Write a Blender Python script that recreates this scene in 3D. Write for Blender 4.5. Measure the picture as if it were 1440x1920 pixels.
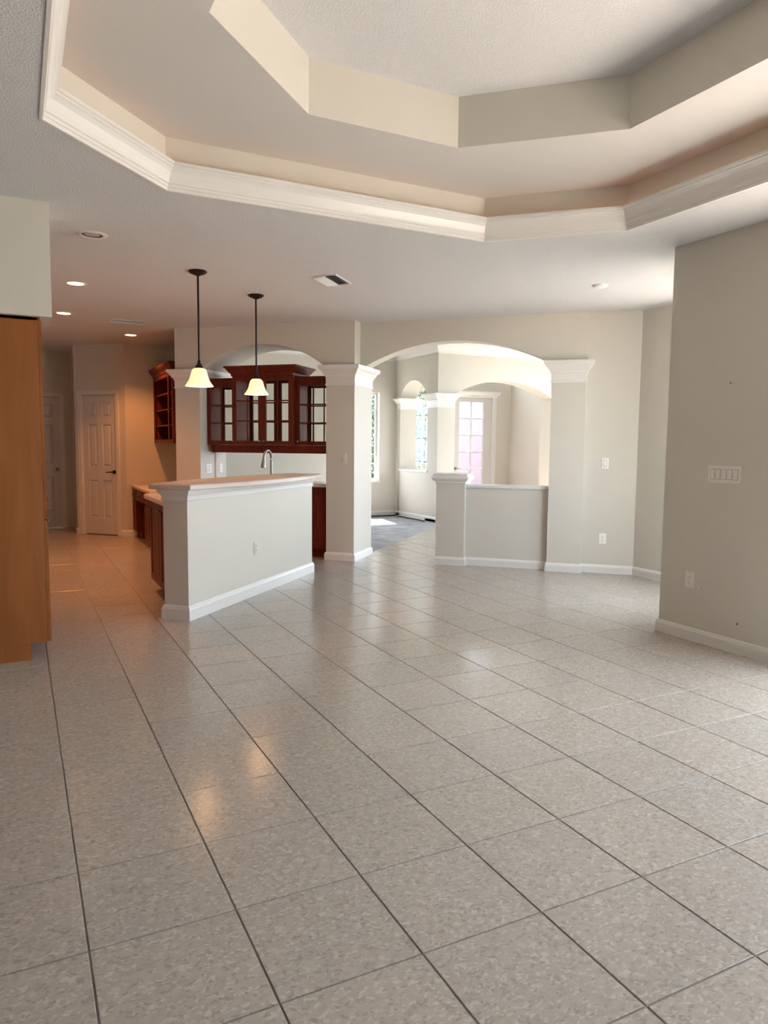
import bpy, bmesh, math, random
from mathutils import Matrix, Vector
random.seed(4)
for o in list(bpy.data.objects): bpy.data.objects.remove(o, do_unlink=True)
scn = bpy.context.scene
COL = scn.collection
PI = math.pi
R2 = math.sqrt(0.5)

# ------------------------------------------------------------------ camera, world, sun, exposure
T = 0.41                         # floor tile pitch
FPX, PITCH, ROLL, YAW, CAM_H = 1362.7, math.radians(-5.205), math.radians(0.522), math.radians(26.737), 1.3897
H, H1, H2 = 2.852, 3.15, 3.44    # ceiling, first tray, upper tray
def cam_axes():
    def rot(v): a, b, c = v; return Vector((a*math.cos(YAW)+b*math.sin(YAW), -a*math.sin(YAW)+b*math.cos(YAW), c))
    fw = rot((0, math.cos(PITCH), math.sin(PITCH))); up = rot((0, -math.sin(PITCH), math.cos(PITCH))); rt = rot((1, 0, 0))
    c, s = math.cos(ROLL), math.sin(ROLL)
    return rt*c+up*s, up*c-rt*s, fw
CR, CU, CF = cam_axes()
cd = bpy.data.cameras.new('camera'); cam = bpy.data.objects.new('camera', cd); COL.objects.link(cam)
cd.sensor_fit = 'VERTICAL'; cd.sensor_height = 36; cd.lens = 36*FPX/1920; cd.clip_start = 0.05
cam.matrix_world = Matrix(((CR.x, CU.x, -CF.x, 0), (CR.y, CU.y, -CF.y, 0), (CR.z, CU.z, -CF.z, CAM_H), (0, 0, 0, 1)))
scn.camera = cam
w = bpy.data.worlds.new('sky'); scn.world = w; w.use_nodes = True
bg = w.node_tree.nodes['Background']; bg.inputs[0].default_value = (0.74, 0.87, 1.0, 1); bg.inputs[1].default_value = 5.0
sd = bpy.data.lights.new('sun', 'SUN'); sd.energy = 46; sd.angle = 0.01; sd.color = (1, .95, .88)
sun = bpy.data.objects.new('sun', sd); COL.objects.link(sun)
sun.rotation_euler = Vector((-0.10, -0.53, -0.84)).to_track_quat('-Z', 'Y').to_euler()
vs = scn.view_settings
vs.view_transform = 'Standard'; vs.look = 'None'; vs.gamma = 1; vs.use_curve_mapping = False; vs.exposure = 1.27
def portal(cx, cy, cz, sx, sz, rz):          # marks a window opening for the daylight sampler
    d = bpy.data.lights.new('window_portal', 'AREA'); d.shape = 'RECTANGLE'; d.size = sx; d.size_y = sz
    d.cycles.is_portal = True
    o = bpy.data.objects.new('window_portal', d); COL.objects.link(o)
    o.location = (cx, cy, cz); o.rotation_euler = (PI/2, 0, rz)   # -Z of the lamp points along local +y rotated by rz

portal(4.50, .85, 1.2, 3.66, 2.38, PI/2)
portal(5.3, 3.77, 1.47, 1.16, 2.05, 0)
portal(6.16, 4.62, 1.72, 1.35, 1.85, PI/2)
portal(8.45, 13.32, 3.9, 2.1, 1.2, PI)
portal(8.85, 13.32, 2.98, 1.3, .36, PI)
portal(9.86, 9.5, 1.6, 2.4, 2.5, PI/2)
portal(9.86, 6.8, 1.6, 2.4, 2.5, PI/2)
portal(5.84, 12.92, 1.55, 1.0, 1.75, PI)
portal(7.7, 13.32, 1.5, .8, 2.0, PI)
portal(8.78, 13.32, 1.3, .7, 2.3, PI)

# ------------------------------------------------------------------ materials
def mat(name, col, rough=.6, metal=0, spec=.5, emit=None, estr=0, bump=None, var=None, coat=0):
    m = bpy.data.materials.new(name); m.use_nodes = True
    nt = m.node_tree; b = nt.nodes['Principled BSDF']
    b.inputs['Base Color'].default_value = (*col, 1); b.inputs['Roughness'].default_value = rough
    b.inputs['Metallic'].default_value = metal; b.inputs['Specular IOR Level'].default_value = spec
    b.inputs['Coat Weight'].default_value = coat
    if emit: b.inputs['Emission Color'].default_value = (*emit, 1); b.inputs['Emission Strength'].default_value = estr
    if bump or var:
        tc = nt.nodes.new('ShaderNodeTexCoord')
    if bump:
        sc, st, di = bump
        n = nt.nodes.new('ShaderNodeTexNoise'); n.inputs['Scale'].default_value = sc; n.inputs['Detail'].default_value = 3
        nt.links.new(tc.outputs['Object'], n.inputs['Vector'])
        bp = nt.nodes.new('ShaderNodeBump'); bp.inputs['Strength'].default_value = st; bp.inputs['Distance'].default_value = di
        nt.links.new(n.outputs['Fac'], bp.inputs['Height']); nt.links.new(bp.outputs['Normal'], b.inputs['Normal'])
    if var:
        sc, amt = var
        n = nt.nodes.new('ShaderNodeTexNoise'); n.inputs['Scale'].default_value = sc; n.inputs['Detail'].default_value = 4
        nt.links.new(tc.outputs['Object'], n.inputs['Vector'])
        r = nt.nodes.new('ShaderNodeValToRGB')
        r.color_ramp.elements[0].position = .3; r.color_ramp.elements[1].position = .7
        r.color_ramp.elements[0].color = (*[c*(1-amt) for c in col], 1); r.color_ramp.elements[1].color = (*[min(1, c*(1+amt*.5)) for c in col], 1)
        nt.links.new(n.outputs['Fac'], r.inputs['Fac']); nt.links.new(r.outputs['Color'], b.inputs['Base Color'])
    return m
def wood(name, c0, c1, rough, scale=(14, 14, 1.2)):
    m = mat(name, c0, rough); nt = m.node_tree; b = nt.nodes['Principled BSDF']
    tc = nt.nodes.new('ShaderNodeTexCoord'); mp = nt.nodes.new('ShaderNodeMapping'); mp.inputs['Scale'].default_value = scale
    n = nt.nodes.new('ShaderNodeTexNoise'); n.inputs['Scale'].default_value = 1.6; n.inputs['Detail'].default_value = 6; n.inputs['Distortion'].default_value = .8
    r = nt.nodes.new('ShaderNodeValToRGB'); r.color_ramp.elements[0].position = .32; r.color_ramp.elements[1].position = .7
    r.color_ramp.elements[0].color = (*c0, 1); r.color_ramp.elements[1].color = (*c1, 1)
    nt.links.new(tc.outputs['Object'], mp.inputs[0]); nt.links.new(mp.outputs[0], n.inputs['Vector'])
    nt.links.new(n.outputs['Fac'], r.inputs['Fac']); nt.links.new(r.outputs['Color'], b.inputs['Base Color'])
    return m
def glass_mat(name, tint=(1, 1, 1), refl=.06):
    m = bpy.data.materials.new(name); m.use_nodes = True; nt = m.node_tree
    nt.nodes.remove(nt.nodes['Principled BSDF']); out = nt.nodes['Material Output']
    t = nt.nodes.new('ShaderNodeBsdfTransparent'); t.inputs[0].default_value = (*tint, 1)
    g = nt.nodes.new('ShaderNodeBsdfGlossy'); g.inputs['Roughness'].default_value = .02
    mx = nt.nodes.new('ShaderNodeMixShader'); mx.inputs[0].default_value = refl
    nt.links.new(t.outputs[0], mx.inputs[1]); nt.links.new(g.outputs[0], mx.inputs[2]); nt.links.new(mx.outputs[0], out.inputs[0])
    return m
M = {}
M['wall'] = mat('cream_wall_paint', (.615, .58, .515), .55, bump=(60, .10, .004), spec=.3)
M['ceil'] = mat('knockdown_ceiling', (.65, .645, .65), .8, bump=(95, .4, .012), spec=.2)
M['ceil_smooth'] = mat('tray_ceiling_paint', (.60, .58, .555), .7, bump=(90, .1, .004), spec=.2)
M['trim'] = mat('white_trim_gloss', (.72, .70, .67), .3)
M['door'] = mat('white_door_paint', (.62, .60, .575), .4)
M['grout'] = mat('grout', (.26, .24, .215), .9, bump=(120, .3, .003))
M['concrete'] = mat('bare_concrete', (.36, .36, .38), .75, bump=(40, .3, .004), var=(3.5, .35))
M['cherry'] = wood('cherry_stain', (.095, .015, .0065), (.150, .025, .011), .45)
M['cherry'].node_tree.nodes['Principled BSDF'].inputs['Specular IOR Level'].default_value = .18
M['maple'] = wood('maple_stain', (.24, .078, .021), (.31, .108, .033), .38, (6, 6, .8))
M['maple'].node_tree.nodes['Principled BSDF'].inputs['Specular IOR Level'].default_value = .22
M['counter'] = mat('beige_solid_counter', (.62, .525, .465), .3, var=(120, .08))
M['nickel'] = mat('brushed_nickel', (.24, .225, .215), .3, 1)
M['bronze'] = mat('dark_bronze', (.030, .020, .016), .38, .7)
M['plastic'] = mat('white_plastic', (.82, .81, .78), .35)
M['ivory'] = mat('painted_plate', (.72, .69, .635), .45)
M['slot'] = mat('dark_slot', (.03, .03, .03), .6)
M['register'] = mat('register_white', (.70, .69, .66), .5)
M['glass'] = glass_mat('window_glass')
M['doorglass'] = glass_mat('lilac_door_glass', (.66, .645, .69))
M['cabglass'] = glass_mat('cabinet_glass', (.95, .95, .93), .006)
M['shade'] = mat('amber_glass_shade', (.9, .72, .42), .35, emit=(1.0, .70, .34), estr=.52, var=(26, .25))
M['lens'] = mat('lit_lamp_lens', (1, .9, .7), .5, emit=(1.0, .72, .38), estr=5)
M['rope'] = mat('rope_light', (1, .6, .3), .5, emit=(1.0, .42, .16), estr=.7)
M['baffle'] = mat('dark_baffle', (.10, .095, .09), .5)
M['lampoff'] = mat('unlit_lamp_face', (.55, .54, .52), .4)
M['stucco'] = mat('pink_stucco', (.50, .42, .43), .9, bump=(50, .5, .01))
M['leaf'] = mat('leaf_green', (.022, .062, .022), .5, var=(6, .6))
M['bark'] = mat('bark', (.10, .07, .05), .9)
M['lawn'] = mat('lawn', (.22, .215, .19), .95, var=(2, .4))
M['patio'] = mat('patio_paving', (.52, .48, .44), .85, var=(2, .15))
M['duct'] = mat('dark_duct', (.02, .02, .02), .8)
M['gap_shade'] = mat('painted_gap_shade', (.05, .045, .04), .9)  # near-black colour standing in for shade below the lifted baseboards
# floor tile: mottled beige with pale and dark flakes, small change from tile to tile
def tile_mat():
    m = mat('speckled_floor_tile', (.4, .36, .31), .22); nt = m.node_tree; b = nt.nodes['Principled BSDF']
    N, Lk = nt.nodes.new, nt.links.new
    geo = N('ShaderNodeNewGeometry'); mp = N('ShaderNodeMapping'); mp.inputs['Scale'].default_value = (1, 1.0, 1)
    Lk(geo.outputs['Position'], mp.inputs[0])
    def ramp(fac, p0, c0, p1, c1):
        r = N('ShaderNodeValToRGB'); e = r.color_ramp.elements
        e[0].position = p0; e[0].color = (*c0, 1); e[1].position = p1; e[1].color = (*c1, 1); Lk(fac, r.inputs['Fac']); return r
    def noise(s, d=3, dist=0):
        n = N('ShaderNodeTexNoise'); n.inputs['Scale'].default_value = s; n.inputs['Detail'].default_value = d; n.inputs['Distortion'].default_value = dist
        Lk(mp.outputs[0], n.inputs['Vector']); return n
    base = ramp(noise(38, 4, .6).outputs['Fac'], .25, (.365, .318, .275), .75, (.45, .40, .352))
    fl = N('ShaderNodeTexVoronoi'); fl.inputs['Scale'].default_value = 80; fl.inputs['Randomness'].default_value = 1
    mp2 = N('ShaderNodeMapping'); mp2.inputs['Scale'].default_value = (1, 1.9, 1); mp2.inputs['Rotation'].default_value = (0, 0, .5)
    nv = noise(30, 2); add = N('ShaderNodeMixRGB'); add.blend_type = 'LINEAR_LIGHT'; add.inputs[0].default_value = .02
    Lk(mp.outputs[0], add.inputs[1]); Lk(nv.outputs['Color'], add.inputs[2]); Lk(add.outputs[0], mp2.inputs[0]); Lk(mp2.outputs[0], fl.inputs['Vector'])
    sep = N('ShaderNodeSeparateColor'); Lk(fl.outputs['Color'], sep.inputs[0])
    pale = ramp(sep.outputs[0], .80, (0, 0, 0), .86, (1, 1, 1)); dark = ramp(sep.outputs[1], .80, (0, 0, 0), .9, (1, 1, 1))
    m1 = N('ShaderNodeMixRGB'); m1.inputs[2].default_value = (.55, .505, .445, 1); Lk(base.outputs[0], m1.inputs[1])
    k1 = N('ShaderNodeMath'); k1.operation = 'MULTIPLY'; k1.inputs[1].default_value = .55; Lk(pale.outputs[0], k1.inputs[0]); Lk(k1.outputs[0], m1.inputs[0])
    m2 = N('ShaderNodeMixRGB'); m2.inputs[2].default_value = (.255, .215, .185, 1); Lk(m1.outputs[0], m2.inputs[1])
    k2 = N('ShaderNodeMath'); k2.operation = 'MULTIPLY'; k2.inputs[1].default_value = .5; Lk(dark.outputs[0], k2.inputs[0]); Lk(k2.outputs[0], m2.inputs[0])
    oi = N('ShaderNodeObjectInfo'); rr = ramp(oi.outputs['Random'], 0, (.94, .94, .95), 1, (1.0, .985, .97))
    m3 = N('ShaderNodeMixRGB'); m3.blend_type = 'MULTIPLY'; m3.inputs[0].default_value = 1; Lk(m2.outputs[0], m3.inputs[1]); Lk(rr.outputs[0], m3.inputs[2])
    Lk(m3.outputs[0], b.inputs['Base Color'])
    b.inputs['Roughness'].default_value = .19; b.inputs['Specular IOR Level'].default_value = .42
    bp = N('ShaderNodeBump'); bp.inputs['Strength'].default_value = .03; bp.inputs['Distance'].default_value = .003
    Lk(noise(14, 2).outputs['Fac'], bp.inputs['Height']); Lk(bp.outputs['Normal'], b.inputs['Normal'])
    return m
M['tile'] = tile_mat()

# ------------------------------------------------------------------ helpers
def P(u, w_, z=0.0): return ((u+w_)*R2, (w_-u)*R2, z)     # diagonal frame (45 degrees to the tile grid) -> world
DG = -PI/4
class MB:
    def __init__(s): s.v = []; s.f = []
    def quad(s, *pts):
        i = len(s.v); s.v += [tuple(p) for p in pts]; s.f.append(tuple(range(i, i+len(pts)))); return s
    def box(s, x0, x1, y0, y1, z0, z1):
        i = len(s.v)
        s.v += [(x0,y0,z0),(x1,y0,z0),(x1,y1,z0),(x0,y1,z0),(x0,y0,z1),(x1,y0,z1),(x1,y1,z1),(x0,y1,z1)]
        s.f += [tuple(i+k for k in q) for q in ((0,3,2,1),(4,5,6,7),(0,1,5,4),(1,2,6,5),(2,3,7,6),(3,0,4,7))]
        return s
    def rings(s, rings, cap=True, closed=True):
        n = len(rings[0]); i = len(s.v)
        for r in rings: s.v += [tuple(p) for p in r]
        for k in range(len(rings)-1):
            for j in range(n if closed else n-1):
                a = i+k*n+j; b = i+k*n+(j+1) % n
                s.f.append((a, b, b+n, a+n))
        if cap:
            s.f.append(tuple(i+j for j in reversed(range(n)))); s.f.append(tuple(i+(len(rings)-1)*n+j for j in range(n)))
        return s
    def rloft(s, x0, x1, y0, y1, prof):            # stacked rectangles grown by an offset: capitals, bases, caps
        return s.rings([[(x0-o,y0-o,z),(x1+o,y0-o,z),(x1+o,y1+o,z),(x0-o,y1+o,z)] for z, o in prof])
    def lathe(s, prof, n=24, c=(0, 0), cap=False):
        return s.rings([[(c[0]+r*math.cos(2*PI*j/n), c[1]+r*math.sin(2*PI*j/n), z) for j in range(n)] for r, z in prof], cap)
    def tube(s, pts, rad, n=10):
        pts = [Vector(p) for p in pts]; rg = []
        for k, p in enumerate(pts):
            d = (pts[min(k+1, len(pts)-1)]-pts[max(k-1, 0)]).normalized()
            a = d.cross(Vector((0, 0, 1)));
            if a.length < .05: a = d.cross(Vector((0, 1, 0)))
            a.normalize(); b = a.cross(d)
            r = rad[k] if isinstance(rad, (list, tuple)) else rad
            rg.append([p+a*math.cos(2*PI*j/n)*r+b*math.sin(2*PI*j/n)*r for j in range(n)])
        return s.rings(rg)
    def panel(s, x0, x1, z0, z1, y, prof):          # nested rectangles on a vertical face looking along -y: raised panels
        i0 = len(s.v); n = len(prof)
        for ins, dy in prof:
            s.v += [(x0+ins,y+dy,z0+ins),(x1-ins,y+dy,z0+ins),(x1-ins,y+dy,z1-ins),(x0+ins,y+dy,z1-ins)]
        for k in range(n-1):
            for j in range(4):
                a = i0+k*4+j; b = i0+k*4+(j+1) % 4; s.f.append((a, b, b+4, a+4))
        s.f.append(tuple(i0+(n-1)*4+j for j in range(4))); return s
    def arch(s, aL, aR, s0, s1, zs, zp, zt, b0, b1, n=36):   # wall over an arched opening, in the plane of a and z
        h = (s1-s0)/2; rise = zp-zs; rad = (h*h+rise*rise)/(2*rise); mid = (s0+s1)/2; zc = zp-rad
        bot = [(aL, zs)]
        for k in range(n+1):
            th = math.asin(h/rad)*(-1+2*k/n); bot.append((mid+rad*math.sin(th), zc+rad*math.cos(th)))
        bot.append((aR, zs)); m = len(bot); i = len(s.v)
        for (a, z) in bot: s.v += [(a,b0,z),(a,b1,z),(a,b0,zt),(a,b1,zt)]
        for k in range(m-1):
            p = i+4*k; q = p+4
            s.f += [(p,q,q+2,p+2),(q+1,p+1,p+3,q+3),(p+1,q+1,q,p),(p+2,q+2,q+3,p+3)]
        s.f += [(i,i+2,i+3,i+1),(i+4*(m-1)+1,i+4*(m-1)+3,i+4*(m-1)+2,i+4*(m-1))]
        return s
    def build(s, name, material, parent=None, loc=(0,0,0), rz=0, bevel=0, smooth=False, weld=True):
        me = bpy.data.meshes.new(name); bm = bmesh.new()
        vs_ = [bm.verts.new(p) for p in s.v]
        for f in s.f:
            try: bm.faces.new([vs_[k] for k in f])
            except ValueError: pass
        if weld: bmesh.ops.remove_doubles(bm, verts=bm.verts[:], dist=1e-5)
        bmesh.ops.recalc_face_normals(bm, faces=bm.faces[:])
        if bevel:
            es = [e for e in bm.edges if len(e.link_faces) == 2 and e.calc_face_angle(0) > .6]
            bmesh.ops.bevel(bm, geom=es, offset=bevel, segments=2, affect='EDGES', profile=.6)
        if smooth or bevel:
            for f in bm.faces: f.smooth = True
            for e in bm.edges: e.smooth = not (len(e.link_faces) != 2 or e.calc_face_angle(0) > .6)
        bm.to_mesh(me); bm.free()
        me.materials.append(M[material])
        o = bpy.data.objects.new(name, me); COL.objects.link(o)
        o.parent = parent; o.location = loc; o.rotation_euler = (0, 0, rz)
        return o
def B(*a): return MB().box(*a)
def thing(name, label, cat, loc, rz=0, group=None):
    o = bpy.data.objects.new(name, None); o.empty_display_size = .05; COL.objects.link(o)
    o.location = loc; o.rotation_euler = (0, 0, rz); return tag(o, label, cat, group)
def tag(o, label, cat, group=None):
    o['label'] = label; o['category'] = cat
    if group: o['group'] = group
    return o
def struct(o, label): o['kind'] = 'structure'; o['label'] = label; return o
def sthing(name, label, loc, rz=0):
    o = bpy.data.objects.new(name, None); o.empty_display_size = .05; COL.objects.link(o)
    o.location = loc; o.rotation_euler = (0, 0, rz); return struct(o, label)

# ================================================================== SETTING
# ---- floor: a grout bed with the tiles laid on it one by one
floor = struct(B(-3.1, 9.9, -3.1, 13.4, -.12, -.004).build('floor', 'grout'), 'speckled beige tile floor with thin dark grout lines')
g = .0028
def tile_mesh():
    mb = MB(); h = T/2-g
    mb.rings([[(-x,-x,z),(x,-x,z),(x,x,z),(-x,x,z)] for x, z in ((h, -.006), (h, -.0012), (h-.0015, 0))], cap=False)
    mb.f.append((8, 9, 10, 11)); return mb
OX, OY = -.681*T, 3.9685*T
def proj(x, y, z=0):
    d = Vector((x, y, z-CAM_H)); f = d.dot(CF)
    return (f, 720+FPX*d.dot(CR)/f, 960-FPX*d.dot(CU)/f) if f > .05 else (f, 0, 0)
cells = []; cut = []; EDGE = -3.10
for i in range(-8, 27):
    for j in range(-14, 33):
        cx, cy = OX+(i+.5)*T, OY+(j+.5)*T-8*T*0
        if not (-3 < cx < 9.8 and -3 < cy < 13.2): continue
        u_, w_ = (cx-cy)*R2, (cx+cy)*R2
        if cx > 2.3 and w_ > 8.4 and u_ < EDGE+T*.72:                     # bare concrete beyond the kitchen arch
            sq = [(cx+a*(T/2-g), cy+b*(T/2-g)) for a, b in ((-1,-1),(1,-1),(1,1),(-1,1))]; keep = []
            for k in range(4):
                p, q = sq[k], sq[(k+1) % 4]; dp, dq = (p[0]-p[1])*R2-EDGE, (q[0]-q[1])*R2-EDGE
                if dp >= 0: keep.append(p)
                if dp*dq < 0: f_ = dp/(dp-dq); keep.append((p[0]+(q[0]-p[0])*f_, p[1]+(q[1]-p[1])*f_))
            if len(keep) >= 3 and w_ < 13.0: cut.append((cx, cy, keep))
            continue
        pr = [proj(cx+a*T/2, cy+b*T/2) for a, b in ((-1,-1),(1,-1),(1,1),(-1,1))]
        area = 0
        if all(p[0] > .05 for p in pr):
            xs = [min(1440, max(0, p[1])) for p in pr]; ys = [min(1920, max(0, p[2])) for p in pr]
            area = abs(sum(xs[k]*ys[(k+1) % 4]-xs[(k+1) % 4]*ys[k] for k in range(4)))/2
        hid = (cx > 4.4 and cy < 3.9) or (cx < -.1 and cy > 5.1) or (cx < .1 and cy > 5.3) or (u_ < -3.4 and 5.2 < w_ < 8.6 and cx > 1.2) \
            or (w_ > 8.5 and not (-3.1 < u_ < -1.9 and w_ < 13.2) and cx > 2.2) or cy > 11.8 and cx < 2.2
        cells.append((0 if hid else area, cx, cy))
cells.sort(reverse=True)
proto = tile_mesh().build('tile', 'tile', floor, (cells[0][1], cells[0][2], 0))
NT = 300-len(cut)
for cx, cy, keep in cut:
    MB().rings([[(x-cx, y-cy, z) for x, y in keep] for z in (-.006, 0)]).build('tile', 'tile', floor, (cx, cy, 0))
for a, cx, cy in cells[1:NT]:
    o = proto.copy(); COL.objects.link(o); o.parent = floor; o.location = (cx, cy, 0)
mb = MB(); base = tile_mesh()
for a, cx, cy in cells[NT:]:
    n = len(mb.v); mb.v += [(x+cx, y+cy, z) for x, y, z in base.v]; mb.f += [tuple(k+n for k in f) for f in base.f]
o = mb.build('far_tiles', 'tile', floor, weld=False); o['kind'] = 'stuff'
# bare slab where the tiles have been lifted, with a ragged edge
mb = MB(); e1 = -3.104
pts = [P(e1, 8.6), P(e1, 12.58), (6.69, 12.8, 0), (2.3, 12.8, 0), (2.3, 10.2, 0), P(-5.4, 8.72)]
mb.rings([[(p[0], p[1], -.003) for p in pts], [(p[0], p[1], .0006) for p in pts]])
struct(mb.build('floor_concrete', 'concrete'), 'bare grey concrete strip beyond the kitchen column where tiles are gone')

# ---- walls
def wall(name, label, boxes, rz=0, m='wall'):
    mb = MB()
    for b in boxes: mb.box(*b)
    return struct(mb.build(name, m, rz=rz), label)
ZT = 3.3
wall('wall_right', 'cream side wall at the right edge with switch plate and outlet',
     [(4.34,4.54,2.70,3.93,0,ZT),(4.34,4.54,-1.0,2.70,2.42,ZT),(4.34,4.54,-3.2,-1.0,0,ZT),(4.54,4.72,3.73,3.93,0,ZT),(5.88,6.2,3.73,3.93,0,ZT),(4.72,5.88,3.73,3.93,0,.45),(4.72,5.88,3.73,3.93,2.5,ZT)])
wall('wall_alcove', 'shaded cream wall of the alcove behind the right hand wall',
     [(6.0,6.2,3.93,3.95,0,ZT),(6.0,6.2,3.95,5.3,2.65,ZT),(6.0,6.2,3.95,5.3,0,.8),(6.0,6.2,5.3,5.95,0,ZT)])
wall('wall_rear', 'wall behind the viewpoint of the living room', [(-3.2,4.54,-3.2,-3.0,0,3.6)])
wall('wall_left', 'cream wall left of the tall maple cabinet', [(-3.2,-3.0,-3.0,5.3,0,ZT),(-3.2,-.5,5.08,5.25,0,ZT),(-.66,-.5,5.25,13.4,0,ZT)])
wall('wall_soffit', 'cream boxed soffit above the tall maple cabinet', [(-.5,.22,5.03,5.47,2.165,ZT)])
wall('wall_pantry', 'diagonal cream wall around the six panel pantry door',
     [(-7.96,-7.842,9.08,9.2,0,ZT),(-7.842,-7.205,9.08,9.2,2.118,ZT),(-7.205,-7.03,9.08,9.2,0,ZT)], DG)
wall('wall_kitchen', 'warm lit kitchen wall beside the built in desk', [(1.44,2.2,11.39,11.52,0,ZT),(2.2,2.35,9.62,12.95,0,ZT)])
wall('wall_hall', 'dim hallway wall behind the kitchen with the knob door', [(.80,.93,12.02,13.2,0,ZT),(-.6,-.24,13.0,13.2,0,ZT),(.64,.9,13.0,13.2,0,ZT),(-.24,.64,13.0,13.2,2.13,ZT)])
wall('wall_dining_side', 'pale cream wall between the arch column and the alcove corner', [(-.46,.15,8.36,8.56,0,ZT)], DG)
mb = MB().arch(-3.06, -.43, -3.0, -.84, 2.33, 2.60, ZT, 8.31, 8.53)
struct(mb.build('wall_dining_arch', 'wall', rz=DG), 'wide cream arch header leading to the dining room')
mb = MB().arch(-5.52, -3.06, -5.14, -3.44, 2.325, 2.62, ZT, 8.12, 8.75)
struct(mb.build('wall_kitchen_arch', 'wall', rz=DG), 'deep cream arch header above the cherry glass cabinets')
hw = struct(B(-1.78, -.78, 8.36, 8.50, 0, .925).build('wall_half', 'wall', rz=DG), 'low cream half wall between square post and arch column')
MB().rloft(-1.76, -.80, 8.36, 8.50, [(.90, .004), (.912, .016), (.918, .022), (.945, .022), (.95, .018)]).build('cap', 'trim', hw)
# dining room and foyer shell
wall('wall_dining_back', 'far cream dining room wall with a tall window',
     [(2.2,5.35,12.8,12.95,0,ZT),(5.35,6.33,12.8,12.95,0,.67),(5.35,6.33,12.8,12.95,2.42,ZT),(6.33,7.04,12.8,12.95,0,ZT)])
mb = B(6.69, 7.04, 11.55, 12.62, 0, .92).box(6.69, 7.04, 12.62, 13.3, 0, ZT)
# header over the small arch runs along Y: build it in a frame where a = -Y
hd = MB().arch(-12.62, -11.2, -12.62, -11.60, 2.33, 2.62, ZT, 6.69, 7.04)
mb2 = MB(); mb2.v = mb.v[:]; mb2.f = mb.f[:]
n = len(mb2.v); mb2.v += [(b, -a, z) for a, b, z in hd.v]; mb2.f += [tuple(k+n for k in reversed(f)) for f in hd.f]
wf = struct(mb2.build('wall_foyer_side', 'wall'), 'cream wall with a small arched opening over a low wall')
MB().rloft(6.69, 7.04, 11.55, 12.62, [(.90, .0), (.915, .02), (.94, .02), (.945, .015)]).build('cap', 'trim', wf)
mb = MB().arch(7.04, 9.8, 7.05, 9.24, 2.33, 2.605, ZT, 11.2, 11.55).box(9.26, 9.8, 11.2, 11.55, 0, 2.4)
struct(mb.build('wall_foyer_arch', 'wall'), 'pale cream wall with a wide arch opening to the foyer')
mb = MB()
for b in [(6.9,7.35,13.2,13.36,0,ZT),(7.35,8.05,13.2,13.36,0,.55),(8.05,8.30,13.2,13.36,0,2.80),(8.30,9.26,13.2,13.36,2.42,2.80),(9.26,9.75,13.2,13.36,0,2.80),(8.05,8.2,13.2,13.36,2.80,ZT),(9.5,9.75,13.2,13.36,2.80,ZT),(8.2,9.5,13.2,13.36,3.16,ZT)]: mb.box(*b)
hd = MB().arch(7.35, 8.05, 7.35, 8.05, 2.35, 2.6, ZT, 13.2, 13.36, 20); n = len(mb.v); mb.v += hd.v; mb.f += [tuple(k+n for k in f) for f in hd.f]
struct(mb.build('wall_foyer_front', 'wall'), 'bright foyer wall around the glazed front door')
wall('wall_foyer_right', 'bright peach lit foyer wall at the far right', [(9.75,9.9,10.7,13.36,0,ZT),(9.75,9.9,8.0,8.3,0,ZT),(9.75,9.9,5.2,5.6,0,ZT),(9.75,9.9,8.3,10.7,0,.35),(9.75,9.9,8.3,10.7,2.85,ZT),(9.75,9.9,5.6,8.0,0,.35),(9.75,9.9,5.6,8.0,2.85,ZT),(6.0,9.9,5.2,5.4,0,ZT)])

wall('wall_leak_block', 'added backing that blocks light behind the pantry and hallway doors', [(-.6,.9,13.34,13.4,0,ZT),(.93,2.2,12.9,13.0,0,ZT)])  # backing added behind the doors to stop daylight leaking under them
wall('wall_pantry_leak_block', 'added light block behind the pantry door', [(-8.1,-6.9,9.34,9.4,0,ZT)], DG)  # same added light block, behind the pantry door
# ---- ceilings
oct_o = [(.14,3.78),(.82,4.47),(3.03,4.47),(3.73,3.79),(3.73,.28),(3.03,-.40),(.82,-.40),(.14,.28)]
oct_i = [(.76,3.14),(1.45,3.815),(2.39,3.815),(3.09,3.15),(3.09,.92),(2.39,.26),(1.45,.26),(.76,.92)]
bm = bmesh.new()
outer = [(-3.15,-3.15),(4.5,-3.15),(4.5,3.75),(6.15,3.75),(6.15,5.72),P(-3.0,8.42)[:2],P(-5.45,8.42)[:2],(2.28,10.0),(2.28,13.3),(-3.15,13.3)]
es = []
for loop in (outer, oct_o):
    vv = [bm.verts.new((x, y, H)) for x, y in loop]
    es += [bm.edges.new((vv[k], vv[(k+1) % len(vv)])) for k in range(len(vv))]
bmesh.ops.triangle_fill(bm, edges=es, use_beauty=True)
for f in bm.faces:
    if f.normal.z > 0: f.normal_flip()
me = bpy.data.meshes.new('ceiling'); bm.to_mesh(me); bm.free(); me.materials.append(M['ceil'])
ceil = bpy.data.objects.new('ceiling', me); COL.objects.link(ceil); struct(ceil, 'textured off white ceiling around the stepped octagonal tray')
mb = MB().rings([[(x, y, H) for x, y in oct_o], [(x, y, H1) for x, y in oct_o]], cap=False); mb.build('tray_fascia', 'wall', ceil)
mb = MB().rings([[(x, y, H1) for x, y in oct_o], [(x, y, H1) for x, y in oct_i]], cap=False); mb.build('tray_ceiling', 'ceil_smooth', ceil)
mb = MB().rings([[(x, y, H1) for x, y in oct_i], [(x, y, H2) for x, y in oct_i]], cap=False); mb.build('upper_fascia', 'wall', ceil)
mb = MB().quad(*[(x, y, H2) for x, y in oct_i]); mb.build('upper_ceiling', 'ceil', ceil)
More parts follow.
